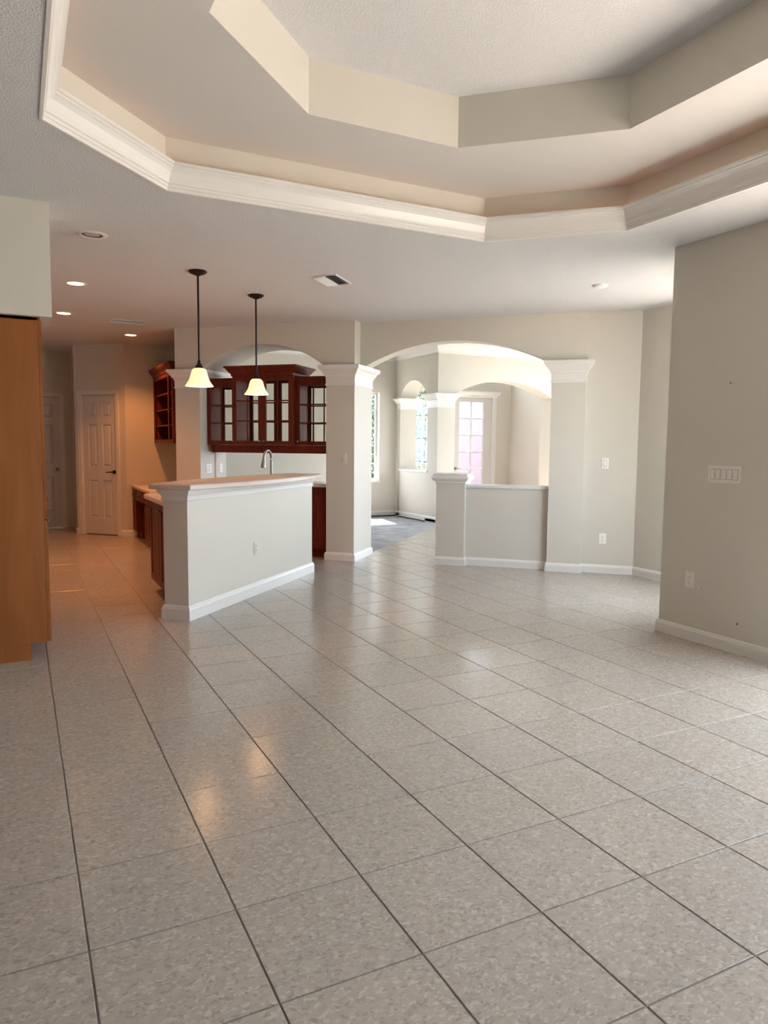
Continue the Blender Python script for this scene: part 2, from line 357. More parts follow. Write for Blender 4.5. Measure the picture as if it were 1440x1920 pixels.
def inset(poly, d):
    n = len(poly); out = []
    cx = sum(p[0] for p in poly)/n; cy = sum(p[1] for p in poly)/n
    for k in range(n):
        p0, p1, p2 = Vector(poly[k-1]), Vector(poly[k]), Vector(poly[(k+1) % n])
        def nrm(a, b):
            t = (b-a).normalized(); q = Vector((-t.y, t.x))
            return q if q.dot(Vector((cx, cy))-a) > 0 else -q
        n1, n2 = nrm(p0, p1), nrm(p1, p2); bis = (n1+n2).normalized()
        out.append(tuple(p1+bis*(d/max(.2, bis.dot(n1)))))
    return out
prof = [(-.004,-.004),(.012,-.004),(.012,.014),(.018,.018),(.018,.032),(.026,.036),(.028,.050),(.034,.070),(.046,.092),(.062,.108),(.072,.114),(.072,.122),(.082,.126),(.082,.142),(.070,.142),(.066,.12),(.02,.06),(-.004,.05)]
mb = MB()
for k in range(len(prof)-1):
    a, b = prof[k], prof[k+1]
    mb.rings([[(x, y, H+a[1]) for x, y in inset(oct_o, a[0])], [(x, y, H+b[1]) for x, y in inset(oct_o, b[0])]], cap=False)
struct(mb.build('trim_1', 'trim', smooth=False), 'white crown moulding running round the ceiling tray')
rp = inset(oct_o, .034)
mb = MB(); mb.rings([[(x, y, H+z) for x, y in inset(oct_o, d)] for d, z in ((.034, .088), (.042, .094), (.042, .104), (.034, .110), (.026, .104), (.026, .094), (.034, .088))], cap=False)
tag(mb.build('rope_light', 'rope', smooth=True), 'glowing warm rope light hidden behind the tray crown moulding', 'light')
# dining ceiling with crown
struct(B(2.2, 7.04, 5.2, 13.36, 3.22, 3.3).box(7.04, 9.9, 5.2, 11.55, 3.22, 3.3).build('ceiling_dining', 'ceil'), 'higher white ceiling of the dining room beyond the arches')
struct(B(6.9, 9.9, 11.41, 13.36, 4.7, 4.8).build('ceiling_foyer_added', 'ceil'), 'foyer ceiling raised out of view to let in more light')  # foyer made taller out of view so a clerestory can brighten it
wall('wall_foyer_upper_added', 'unseen upper foyer walls added for a clerestory that brightens the foyer', [(6.9,7.04,11.55,13.2,ZT,4.7),(6.9,9.9,11.41,11.55,ZT,4.7),(9.75,9.9,11.55,13.2,ZT,4.7),
     (6.9,7.4,13.2,13.36,ZT,4.7),(9.5,9.9,13.2,13.36,ZT,4.7),(7.4,9.5,13.2,13.36,4.5,4.7)])
cp = [(0, 3.03), (.014, 3.03), (.014, 3.055), (.03, 3.075), (.05, 3.12), (.085, 3.165), (.11, 3.18), (.11, 3.20), (.13, 3.205), (.13, 3.22)]
mb = MB()
for (a, b, nx) in (((2.35, 12.8), (6.69, 12.8), (0, -1)), ((6.69, 12.8), (6.69, 11.2), (-1, 0)), ((6.69, 11.2), (9.75, 11.2), (0, -1))):
    ext = .13
    for k in range(len(cp)-1):
        (d0, z0), (d1, z1) = cp[k], cp[k+1]
        def q(p, d, z, end):
            x, y = p[0]+nx[0]*d, p[1]+nx[1]*d
            if p == (6.69, 12.8): x, y = 6.69-d, 12.8-d
            if p == (6.69, 11.2): x, y = 6.69-d, 11.2-d
            return (x, y, z)
        mb.quad(q(a, d0, z0, 0), q(b, d0, z0, 1), q(b, d1, z1, 1), q(a, d1, z1, 0))
struct(mb.build('trim_2', 'trim'), 'white crown moulding under the dining room ceiling')

# ---- baseboards
BP = [(0, .017), (.070, .017), (.078, .013), (.086, .011), (.095, .004), (.095, 0)]
def base_run(name, label, segs, rz=0, lift=0):
    mb = MB()
    for (x0, y0), (x1, y1) in segs:                   # board stands to the right of the direction x0 -> x1
        d = Vector((x1-x0, y1-y0)).normalized(); nn = Vector((d.y, -d.x))
        rg = []
        for (x, y) in ((x0, y0), (x1, y1)):
            rg.append([(x, y, lift)]+[(x+nn.x*o, y+nn.y*o, z+lift) for z, o in BP])
        mb.rings(rg)
    return struct(mb.build(name, 'trim', rz=rz), label)
base_run('baseboard_right', 'painted baseboard along the right hand wall', [((4.34, 3.93+.017), (4.34, 2.70)), ((6.0, 3.94), (4.323, 3.93))][:1])
base_run('baseboard_alcove', 'painted baseboard in the shaded alcove', [((6.0, 5.83), (6.0, 3.95))])
base_run('baseboard_half', 'painted baseboard under the low half wall', [((-1.75, 8.36), (-.79, 8.36))], DG)
base_run('baseboard_dining_side', 'painted baseboard between arch column and alcove corner', [((-.43, 8.36), (.13, 8.36))], DG)
base_run('baseboard_pantry', 'painted baseboard beside the pantry door', [((-7.965, 9.08), (-7.905, 9.08)), ((-7.14, 9.08), (-7.03, 9.08))], DG)
base_run('baseboard_kitchen', 'painted baseboard under the warm lit kitchen wall', [((1.44, 11.39), (1.58, 11.39))])
base_run('baseboard_dining', 'painted baseboard along the far dining room walls', [((2.35, 12.8), (6.69, 12.8)), ((6.69, 12.8), (6.69, 11.2)), ((6.69, 11.2), (7.04, 11.2))], lift=.022)
struct(B(2.35, 6.69, 12.785, 12.8, 0, .022).box(6.675, 6.69, 11.57, 12.79, 0, .022).build('gap_shade_strip', 'gap_shade'), 'dark strip painted as shade in the gap under the dining room baseboards')  # dark strip paints the shade of the gap under the boards
base_run('baseboard_left', 'painted baseboard on the wall left of the tall cabinet', [((-3, 5.08), (-.46, 5.08))])

# ---- columns
def column(label, x0, x1, y0, y1, rz, zc0=2.10, zc1=2.335, ov=.08, group=None, base=True):
    cx, cy = (x0+x1)/2, (y0+y1)/2
    loc = P(cx, cy) if rz else (cx, cy, 0)
    t = thing('column', label, 'column', loc, rz, group)
    a, b = (x1-x0)/2, (y1-y0)/2; h = zc1-zc0
    B(-a, a, -b, b, 0, zc1-.01).build('shaft', 'wall', t)
    MB().rloft(-a, a, -b, b, [(zc0, 0), (zc0, .010), (zc0+.018, .010), (zc0+.022, .004), (zc0+h*.42, .006), (zc0+h*.45, .014), (zc0+h*.52, .016), (zc0+h*.60, ov*.42),
        (zc0+h*.72, ov*.60), (zc0+h*.80, ov*.78), (zc0+h*.80, ov*.9), (zc0+h*.9, ov), (zc1, ov), (zc1, ov*.5)]).build('capital', 'trim', t)
    if base: MB().rloft(-a, a, -b, b, [(0, .017), (.070, .017), (.078, .013), (.086, .011), (.095, .004), (.097, 0)]).build('base_moulding', 'trim', t)
    return t
column('cream square column where kitchen arch meets dining arch, light switch on it', -3.42, -3.06, 8.12, 8.75, DG)
column('cream square column behind the pendant lamps, left end of kitchen arch', -5.52, -5.16, 8.12, 8.75, DG)
column('cream square column at the right end of the wide dining arch', -.80, -.43, 8.28, 8.60, DG)
column('pale column at the far foyer corner seen through the dining arch', 6.69, 7.04, 11.2, 11.55, 0, 2.08, 2.33, .09)
column('peach lit pilaster at the far end of the small foyer arch', 6.69, 7.04, 12.60, 12.72, 0, 2.10, 2.31, .08)
t = thing('column', 'short square post with stepped cap at the end of the half wall', 'post', P(-1.92, 8.41), DG)
B(-.17, .17, -.13, .13, 0, 1.06).build('shaft', 'wall', t)
MB().rloft(-.17, .17, -.13, .13, [(.955, 0), (.965, .012), (.985, .014), (.99, .03), (1.005, .04), (1.018, .044), (1.018, .05), (1.04, .05), (1.04, .034), (1.068, .034), (1.075, .028)]).build('cap', 'trim', t)
MB().rloft(-.17, .17, -.13, .13, [(0, .017), (.070, .017), (.078, .013), (.086, .011), (.095, .004), (.097, 0)]).build('base_moulding', 'trim', t)

# ---- bar wall
bw = struct(B(-3.44, -3.22, 4.87, 7.25, 0, 1.035).build('wall_bar', 'wall', rz=DG), 'cream raised bar wall below the two pendant lamps')
MB().rloft(-3.44, -3.22, 4.87, 7.25, [(.945, 0), (.950, .008), (.962, .010), (.968, .006), (.985, .010), (1.005, .028), (1.02, .034), (1.035, .038)]).build('moulding', 'trim', bw)
MB().rloft(-3.44, -3.22, 4.87, 7.25, [(0, .020), (.085, .020), (.095, .015), (.105, .012), (.115, .004), (.117, 0)]).build('base_moulding', 'trim', bw)
mb = MB(); top = []
fr = [(-3.145+.13*math.sin(PI*k/16)**.9, 4.80+2.55*k/16) for k in range(17)]
bk = [(-3.52-.14*math.sin(PI*k/16), 7.35-2.55*k/16) for k in range(17)]
out = fr+bk
def ringz(z, d):
    c = (-3.33, 6.07); return [(u+(d if u > -3.33 else -d), w_+(d if w_ > 6.07 else -d), z) for u, w_ in out]
mb.rings([ringz(1.036, -.006), ringz(1.042, 0), ringz(1.070, 0), ringz(1.078, -.008)])
tag(mb.build('bar_countertop', 'counter', rz=DG, smooth=True), 'pinkish beige bowed countertop on the raised bar', 'countertop')

# ---- doors and windows
def six_panel_door(name, label, loc, rz, w_, h, knob, hinge_left=True):
    t = sthing(name, label, loc, rz)              # origin at the lower left of the opening; faces -y; wall plane at y=0
    th = .035; y = .02
    st = .112*w_/.64 if w_ < .7 else .12; mid = .095; cw = (w_-2*st-mid)/2
    zr = [(.26*h/2.1, .83*h/2.1), (1.03*h/2.1, 1.66*h/2.1), (1.77*h/2.1, 1.98*h/2.1)]
    mb = MB()
    xs = [0, st, st+cw, st+cw+mid, st+2*cw+mid, w_]
    for a, b in ((xs[0], xs[1]), (xs[2], xs[3]), (xs[4], xs[5])): mb.box(a+.002, b-.0 if b < w_ else b-.002, y, y+th, .012, h-.003)
    zz = [.012]+[q for p in zr for q in p]+[h-.003]
    for k in range(0, len(zz), 2):
        mb.box(xs[1], xs[2], y, y+th, zz[k], zz[k+1]); mb.box(xs[3], xs[4], y, y+th, zz[k], zz[k+1])
    mb.box(.01, w_-.01, y+th*.75, y+th, .012, h-.003)
    mb.build('door_leaf', 'door', t)
    for (z0, z1) in zr:
        for (x0, x1) in ((xs[1], xs[2]), (xs[3], xs[4])):
            MB().panel(x0, x1, z0, z1, y, [(0, 0), (.007, .015), (.018, .017), (.038, .003), (.038, .003)]).build('panel', 'door', t)
    c = .062
    mb = MB()
    for (x0, x1, z0, z1) in ((-c, 0, 0, h+c), (w_, w_+c, 0, h+c), (0, w_, h, h+c)):
        mb.box(x0, x1, -.016, .0, z0, z1)
        if z0 == 0: mb.box(x0+.008 if x0 < 0 else x0+.034, x0+.028 if x0 < 0 else x0+.054, -.022, -.016, 0, h+c-.008)
        else: mb.box(-c+.008, w_+c-.008, -.022, -.016, h+.034, h+.054)
    mb.box(0, .012, 0, .09, 0, h).box(w_-.012, w_, 0, .09, 0, h).box(0, w_, 0, .09, h-.0, h+.01)
    mb.build('casing', 'trim', t)
    hx = .004 if hinge_left else w_-.004
    for z in (.25, h*.52, h-.20):
        MB().lathe([(.0, z-.045), (.008, z-.045), (.008, z+.045), (.0, z+.045)], 8, (hx, y-.006)).build('hinge', 'bronze', t, smooth=True)
    kx = w_-.065 if hinge_left else .065; kz = .96
    if knob == 'lever':
        k = MB().tube([(kx, y, kz), (kx, y-.012, kz)], .028, 14).build('rose', 'bronze', t, smooth=True)
        MB().tube([(kx, y-.01, kz), (kx, y-.05, kz), (kx-.02, y-.056, kz), (kx-.12, y-.05, kz-.006)], [.011, .011, .010, .007], 10).build('lever', 'bronze', k, smooth=True)
    else:
        k = MB().tube([(kx, y, kz), (kx, y-.008, kz)], .028, 14).build('rose', 'nickel', t, smooth=True)
        MB().tube([(kx, y-.006, kz), (kx, y-.028, kz), (kx, y-.036, kz), (kx, y-.052, kz), (kx, y-.064, kz), (kx, y-.068, kz)], [.012, .012, .024, .029, .022, .006], 14).build('knob', 'nickel', k, smooth=True)
    return t
six_panel_door('door_1', 'white six panel pantry door with dark lever handle', P(-7.842, 9.08), DG, .637, 2.115, 'lever')
six_panel_door('door_2', 'dim white hallway door with round metal knob', (-.24, 13.0, 0), 0, .88, 2.13, 'knob')
def window(name, label, loc, rz, w_, z0, z1, cols, rows, arch=0, depth=.15, mun=.02, reveal=.09):
    t = sthing(name, label, loc, rz)              # faces -y into the room, wall plane y=0
    y = reveal
    mb = MB(); f = .045
    for b in ((0, f, z0, z1), (w_-f, w_, z0, z1), (f, w_-f, z0, z0+f), (f, w_-f, z1-f, z1)): mb.box(b[0], b[1], y, y+.04, b[2], b[3])
    mb.build('window_frame', 'trim', t)
    for k in range(1, cols): x = w_*k/cols; B(x-mun/2, x+mun/2, y+.006, y+.032, z0+f, z1-f).build('muntin', 'trim', t)
    for k in range(1, rows): z = z0+(z1-z0)*k/rows; B(f, w_-f, y+.008, y+.030, z-mun/2, z+mun/2).build('muntin', 'trim', t)
    xs = [f]+[w_*k/cols for k in range(1, cols)]+[w_-f]; zs = [z0+f]+[z0+(z1-z0)*k/rows for k in range(1, rows)]+[z1-f]
    for i in range(cols):
        for j in range(rows):
            B(xs[i], xs[i+1], y+.017, y+.021, zs[j], zs[j+1]).build('pane', 'glass', t)
    if arch:
        n = 20; h = w_/2; rad = (h*h+arch*arch)/(2*arch); th = math.asin(h/rad)
        arc = [(h+rad*math.sin(-th+2*th*k/n), z1+arch-rad+rad*math.cos(-th+2*th*k/n)) for k in range(n+1)]
        MB().rings([[(x, y+.017, z) for x, z in arc], [(x, y+.021, z) for x, z in arc]]).build('arched_pane', 'glass', t)
        mb = MB()
        for k in range(n):
            (xa, za), (xb, zb) = arc[k], arc[k+1]; q = .94
            ia, ib = (h+(xa-h)*q, z1+(za-z1)*.84), (h+(xb-h)*q, z1+(zb-z1)*.84)
            mb.rings([[(xa,y,za),(xb,y,zb),(ib[0],y,ib[1]),(ia[0],y,ia[1])], [(xa,y+.04,za),(xb,y+.04,zb),(ib[0],y+.04,ib[1]),(ia[0],y+.04,ia[1])]])
        mb.build('arched_frame', 'trim', t)
    B(-.03, w_+.03, -.03, y, z0-.03, z0).build('window_sill', 'trim', t, bevel=.004)
    return t
window('window_1', 'tall white framed window at the left edge of the dining arch view', (5.35, 12.8, 0), 0, .98, .70, 2.42, 3, 5)
window('window_2', 'narrow arched foyer window with green leaves outside', (7.35, 13.2, 0), 0, .70, .58, 2.35, 3, 4, arch=.25)
window('window_3', 'wide glazed sliding door wall beside the viewpoint', (4.34, 2.70, 0), -PI/2, 3.7, .02, 2.42, 3, 1, mun=.07)
window('window_4', 'tall garden window hidden in the alcove', (6.0, 5.3, 0), -PI/2, 1.35, .80, 2.65, 2, 1, mun=.06)
window('window_added_8', 'unseen clerestory window added to brighten the foyer', (7.4, 13.2, 0), 0, 2.1, 3.3, 4.5, 4, 2)  # added opening, out of view, for stronger foyer light
window('window_added_7', 'unseen transom window added above the front door for foyer light', (8.2, 13.2, 0), 0, 1.3, 2.80, 3.16, 3, 1)  # added unseen so sun reaches the foyer
window('window_added_9', 'unseen window added in the alcove to light the wall right of the arch', (5.88, 3.93, 0), PI, 1.16, .45, 2.5, 2, 2)  # extra opening added to brighten the wall facing it
window('window_added_5', 'wide unseen window added to brighten the dining room', (9.75, 10.7, 0), -PI/2, 2.4, .35, 2.85, 4, 4)  # added out of view, with the next one, for dining room daylight
window('window_added_6', 'second wide unseen window added to brighten the dining room', (9.75, 8.0, 0), -PI/2, 2.4, .35, 2.85, 4, 4)  # other half of the added pair lighting the dining room
# front door with divided glass and a crowned casing
t = sthing('door_3', 'white glazed front door with crowned casing seen through two arches', (8.30, 13.2, 0), 0)
W_, HD = .96, 2.42; gx0, gx1, gz0, gz1 = .14, .76, .28, 2.34; y = .03
B(0, gx0, y, y+.045, .01, HD).box(gx1, W_, y, y+.045, .01, HD).box(gx0, gx1, y, y+.045, .01, gz0).box(gx0, gx1, y, y+.045, gz1, HD).build('door_leaf', 'door', t)
for k in range(1, 2): x = gx0+(gx1-gx0)*k/2; B(x-.012, x+.012, y+.008, y+.037, gz0, gz1).build('muntin', 'trim', t)
zs = [gz0, .53, .9, 1.265, 1.63, 1.985, gz1]
for z in zs[1:-1]: B(gx0, gx1, y+.010, y+.035, z-.011, z+.011).build('muntin', 'trim', t)
for j in range(6):
    for x0, x1 in ((gx0, gx0+.31), (gx0+.31, gx1)): B(x0, x1, y+.020, y+.024, zs[j], zs[j+1]).build('pane', 'doorglass', t)
mb = MB().box(-.10, 0, -.022, 0, 0, HD+.02).box(W_, W_+.10, -.022, 0, 0, HD+.02).box(-.085, -.06, -.032, -.022, 0, HD).box(W_+.06, W_+.085, -.032, -.022, 0, HD)
mb.build('casing', 'trim', t)
MB().rloft(-.10, W_+.10, -.022, 0, [(HD+.02, .004), (HD+.03, .012), (HD+.06, .012), (HD+.075, .03), (HD+.11, .06), (HD+.13, .068), (HD+.15, .068)]).build('head_crown', 'trim', t)
k = MB().tube([(.06, y, .92), (.06, y-.008, .92)], .028, 14).build('rose', 'nickel', t, smooth=True)
MB().tube([(.06, y-.006, .92), (.06, y-.05, .92), (.09, y-.055, .92), (.16, y-.05, .915)], [.011, .011, .01, .008], 10).build('lever', 'nickel', k, smooth=True)

# ================================================================== KITCHEN FURNITURE
CP = [(0, 0), (.006, .008), (.018, .010), (.040, .002), (.040, .002)]      # raised panel profile
def panel_door(parent, x0, x1, z0, z1, y, m, knob=None, st=.06):
    th = .02
    mb = MB().box(x0, x0+st, y, y+th, z0, z1).box(x1-st, x1, y, y+th, z0, z1).box(x0+st, x1-st, y, y+th, z0, z0+st).box(x0+st, x1-st, y, y+th, z1-st, z1)
    d = mb.build('door', m, parent)
    MB().panel(x0+st, x1-st, z0+st, z1-st, y+.001, CP).build('panel', m, d)
    if knob: knob_at(d, knob[0], y, knob[1])
    return d
def knob_at(parent, x, y, z, r=.014):
    return MB().tube([(x, y, z), (x, y-.008, z), (x, y-.014, z), (x, y-.022, z), (x, y-.028, z), (x, y-.029, z)], [r*.5, r*.4, r*.75, r, r*.6, r*.1], 12).build('knob', 'nickel', parent, smooth=True)
# tall maple cabinet at the left edge: faces +X, side panel towards the viewer
t = thing('tall_cabinet', 'tall orange brown maple cabinet at the left edge under the soffit', 'cabinet', (.137, 5.08, 0), PI/2)
B(0, 1.13, 0, .60, .112, 2.165).build('body', 'maple', t, bevel=.002)
B(0, 1.13, .10, .58, 0, .112).build('toe_kick', 'maple', t)
for (x0, x1, kx) in ((.001, .562, .53), (.566, 1.128, .60)):
    panel_door(t, x0, x1, .905, 2.145, -.021, 'maple', (kx, 1.00))
    panel_door(t, x0, x1, .115, .895, -.021, 'maple', (kx, .835))
B(0, 1.13, -.012, .30, 2.145, 2.165).build('top_trim', 'maple', t)
# island base cabinet (faces -X) and its counter behind the raised bar
isl = [(1.10, 5.97), (1.10, 7.10)]
t = thing('island_cabinet', 'dark cherry base cabinet tucked behind the raised bar wall', 'cabinet', (1.12, 7.10, 0), -PI/2)
def L(x, y): return (7.10-y, x-1.12)                 # world -> local of the cabinet
pb = [L(1.12, 7.10), L(1.12, 6.02), L(2.68, 7.58), L(2.09, 8.17), L(1.12, 7.20)]
pb = [L(1.12, 7.10), L(1.12, 6.00), (L(*P(-3.445, 7.20)[:2])), (L(*P(-4.20, 7.20)[:2]))]
MB().rings([[(x, y, .10) for x, y in pb], [(x, y, .875) for x, y in pb]]).build('body', 'cherry', t)
pt = [L(1.19, 7.06), L(1.19, 6.14), L(*P(-3.50, 7.14)[:2]), L(*P(-4.12, 7.14)[:2])]
MB().rings([[(x, y, 0) for x, y in pt], [(x, y, .10) for x, y in pt]]).build('toe_kick', 'cherry', t)
panel_door(t, .01, .535, .12, .865, -.021, 'cherry', (.505, .80)); panel_door(t, .54, 1.07, .12, .865, -.021, 'cherry', (.57, .80))
pc = [(1.055, 7.16), (1.055, 5.93)]+[P(-3.445, q)[:2] for q in (4.95, 7.25)]+[P(-4.26, 7.25)[:2]]
pc = [(1.055, 7.16), (1.055, 5.925), P(-3.445, 7.25)[:2], P(-4.27, 7.25)[:2]]
mb = MB().rings([[(x, y, z) for x, y in pc] for z in (.875, .915)])
tag(mb.build('island_countertop', 'counter', bevel=.008), 'beige lower countertop on the cherry island behind the bar', 'countertop')
# faucet
fx, fy, _ = P(-3.58, 7.0)
t = thing('faucet', 'brushed nickel gooseneck faucet rising behind the bar', 'faucet', (fx, fy, .915), PI/4)
MB().lathe([(0, 0), (.028, 0), (.028, .012), (.020, .03), (.017, .05), (.0, .05)], 18).build('base', 'nickel', t, smooth=True)
arc = [(0, 0, .03), (0, 0, .30)]+[(-.085+.085*math.cos(PI*k/10), 0, .33+.085*math.sin(PI*k/10)) for k in range(0, 10)]+[(-.172, 0, .325)]
MB().tube(arc, .0135, 12).build('neck', 'nickel', t, smooth=True)
MB().tube([(-.170, 0, .335), (-.174, 0, .30), (-.182, 0, .26), (-.186, 0, .235)], [.015, .019, .024, .025], 12).build('spray_head', 'nickel', t, smooth=True)
MB().tube([(0, .0, .06), (.0, .035, .065), (.0, .08, .10)], [.009, .009, .006], 8).build('lever', 'nickel', t, smooth=True)
# base cabinet and counter inside the kitchen arch
t = thing('base_cabinet', 'dark cherry base cabinet below the counter, right of the bar', 'cabinet', P(-5.12, 8.22), DG)
B(0, 1.66, 0, .52, .10, .875).build('body', 'cherry', t)
B(.02, 1.64, .06, .5, 0, .10).build('toe_kick', 'cherry', t)
for k in range(4): panel_door(t, .008+.413*k, .008+.413*k+.405, .12, .865, -.021, 'cherry')
tag(B(-5.155, -3.43, 8.17, 8.76, .877, .917).build('pass_through_countertop', 'counter', rz=DG, bevel=.006), 'beige counter under the cherry glass cabinets in kitchen arch', 'countertop')

# glass cabinets hung in the kitchen arch, glazed on both sides
def glass_door(parent, x0, x1, z0, z1, y, cols, rows, knobx=None, flip=False):
    st = .052; th = .02; s = -1 if flip else 1
    mb = MB().box(x0, x0+st, y, y+th, z0, z1).box(x1-st, x1, y, y+th, z0, z1).box(x0+st, x1-st, y, y+th, z0, z0+st).box(x0+st, x1-st, y, y+th, z1-st, z1)
    d = mb.build('door', 'cherry', parent)
    a0, a1, b0, b1 = x0+st, x1-st, z0+st, z1-st
    for k in range(1, cols): x = a0+(a1-a0)*k/cols; B(x-.008, x+.008, y+.003, y+.017, b0, b1).build('muntin', 'cherry', d)
    for k in range(1, rows): z = b0+(b1-b0)*k/rows; B(a0, a1, y+.004, y+.016, z-.008, z+.008).build('muntin', 'cherry', d)
    for i in range(cols):
        for j in range(rows):
            B(a0+(a1-a0)*i/cols, a0+(a1-a0)*(i+1)/cols, y+.009, y+.0115, b0+(b1-b0)*j/rows, b0+(b1-b0)*(j+1)/rows).build('pane', 'cabglass', d)
    if knobx is not None:
        if flip:
            MB().tube([(knobx, y+th, z0+.05), (knobx, y+th+.01, z0+.05), (knobx, y+th+.022, z0+.05), (knobx, y+th+.028, z0+.05)], [.006, .007, .014, .004], 12).build('knob', 'nickel', d, smooth=True)
        else: knob_at(d, knobx, y, z0+.05)
    return d
def glass_cabinet(label, u0, u1, w0, w1, z0, z1, doors):
    t = thing('glass_cabinet', label, 'cabinet', P(u0, w0, z0), DG)
    W_, D, Hh = u1-u0, w1-w0, z1-z0; s = .018
    B(0, s, 0, D, 0, Hh).box(W_-s, W_, 0, D, 0, Hh).box(s, W_-s, 0, D, 0, s).box(s, W_-s, 0, D, Hh-s, Hh).build('body', 'cherry', t)
    n = len(doors)
    for k, kn in enumerate(doors):
        a, b = W_*k/n+.002, W_*(k+1)/n-.002
        kx = None if kn is None else (a+.028 if kn == 'l' else b-.028)
        glass_door(t, a, b, .0, Hh-.0, -.021, 2, 3, kx); glass_door(t, a, b, .0, Hh, D+.001, 2, 3, kx, True)
    return t
glass_cabinet('left low cherry cabinet with glass panes beside the arch jamb', -5.155, -4.735, 8.30, 8.62, 1.385, 2.165, ['r'])
gc = glass_cabinet('central taller cherry cabinet with two glass doors and flared crown', -4.73, -3.90, 8.21, 8.62, 1.385, 2.235, ['r', 'l'])
MB().rloft(0, .83, -.021, .431, [(.85, .0), (.86, .012), (.885, .014), (.895, .026), (.925, .05), (.95, .066), (.955, .08), (.978, .08)]).build('crown', 'cherry', gc)
gr = glass_cabinet('right low cherry cabinet with glass panes beside the column', -3.895, -3.43, 8.30, 8.62, 1.385, 2.165, ['l'])
t = [o for o in COL.objects if o.name.startswith('glass_cabinet') and o.type == 'EMPTY' and o != gc]
for o in t:
    W_ = .42 if o.location.x < gc.location.x else .465
    MB().rloft(0, W_, -.021, .341, [(.78, -.003), (.785, .004), (.80, .006), (.83, .012), (.845, .012)]).build('top_trim', 'cherry', o)
tag(B(-5.10, -3.43, 8.285, 8.30, 1.285, 1.384).box(-5.10, -3.43, 8.61, 8.625, 1.285, 1.384).box(-5.10, -5.085, 8.30, 8.61, 1.285, 1.384).build('cabinet_valance', 'cherry', rz=DG), 'dark cherry valance board along the bottom of the glass cabinets', 'valance')
# built-in desk and shelf cabinet against the warm wall
t = thing('built_in_desk', 'dark cherry built in desk with knee space by the pantry', 'desk', (1.54, 11.385, 0), -PI/2)
B(0, .34, 0, .65, .09, .735).box(1.12, 1.74, 0, .28, .09, .735).box(.34, 1.12, .02, .64, .60, .735).box(0, .34, .05, .6, 0, .09).box(1.12, 1.74, .05, .26, 0, .09).box(.34, 1.12, .60, .64, .09, .60).build('body', 'cherry', t)
for a, b in ((.01, .33), (1.13, 1.435), (1.44, 1.74)): panel_door(t, a, b, .11, .55, -.021, 'cherry', (b-.04, .5), .05)
for a, b in ((.01, .33), (.37, 1.09), (1.13, 1.74)):
    d = B(a, b, -.02, 0, .57, .72).build('drawer', 'cherry', t, bevel=.003); knob_at(d, (a+b)/2, -.02, .645)
tag(MB().rings([[(1.5,9.66,z),(1.82,9.66,z),(2.195,10.06,z),(2.195,11.385,z),(1.5,11.385,z)] for z in (.736,.776)]).build('desk_top', 'counter', bevel=.006), 'beige desk top against the warm lit kitchen wall', 'countertop')
t = thing('shelf_cabinet', 'dark cherry wall cabinet with open shelves above the desk', 'cabinet', (1.87, 11.385, 1.40), -PI/2)
mb = MB(); Wd, Hd, Dd = 1.48, .95, .325
mb.box(0, .02, 0, Dd, 0, Hd).box(Wd-.02, Wd, 0, Dd, 0, Hd).box(0, Wd, 0, Dd, 0, .02).box(0, Wd, 0, Dd, Hd-.02, Hd).box(0, Wd, Dd-.012, Dd, 0, Hd); mb.build('body', 'cherry', t)
mb = MB()
for a in (0, 1.15, Wd-.05): mb.box(a, a+.05, -.02, 0, 0, Hd)
mb.box(.05, Wd-.05, -.02, 0, 0, .05).box(.05, Wd-.05, -.02, 0, Hd-.05, Hd); mb.build('face_frame', 'cherry', t)
for z in (.24, .46, .68): B(.02, Wd-.02, .01, Dd-.012, z, z+.018).build('shelf', 'cherry', t)
MB().rloft(0, Wd, -.02, Dd, [(Hd, 0), (Hd+.01, .012), (Hd+.03, .014), (Hd+.08, .055), (Hd+.10, .065), (Hd+.12, .065)]).build('crown', 'cherry', t)

# ================================================================== LAMPS
def pendant(label, u, w_):
    x, y, _ = P(u, w_)
    t = thing('pendant_lamp', label, 'pendant lamp', (x, y, 1.885), 0, 'pendant lamps over the bar')
    zc = H-1.885
    MB().lathe([(.0, zc), (.078, zc), (.080, zc-.008), (.062, zc-.022), (.030, zc-.034), (.010, zc-.042), (.0, zc-.042)], 28).build('canopy', 'bronze', t, smooth=True)
    MB().tube([(0, 0, .18), (0, 0, zc-.03)], .0085, 10).build('rod', 'bronze', t, smooth=True)
    MB().lathe([(0, .225), (.012, .222), (.014, .20), (.022, .185), (.034, .165), (.036, .150), (.0, .150)], 20).build('socket', 'bronze', t, smooth=True)
    sp = [(.034, .154), (.050, .147), (.063, .130), (.070, .105), (.077, .076), (.091, .042), (.110, .014), (.119, .004), (.120, 0)]
    sh = MB().lathe(sp+[(r-.004, z) for r, z in reversed(sp)], 36).build('shade', 'shade', t, smooth=True)
    sh.visible_shadow = True
    MB().lathe([(0, .04), (.018, .048), (.026, .07), (.020, .10), (.012, .12), (.012, .15), (0, .15)], 16).build('bulb', 'lens', t, smooth=True)
    d = bpy.data.lights.new('bulb_light', 'POINT'); d.energy = 1.3; d.color = (1, .55, .25); d.shadow_soft_size = .03
    o = bpy.data.objects.new('bulb_light', d); COL.objects.link(o); o.parent = t; o.location = (0, 0, .015)
pendant('left bell shaped amber glass pendant lamp, hanging before the cream column', -3.5, 5.505)
pendant('right bell shaped amber glass pendant lamp, hanging before the glass cabinets', -3.5, 6.53)
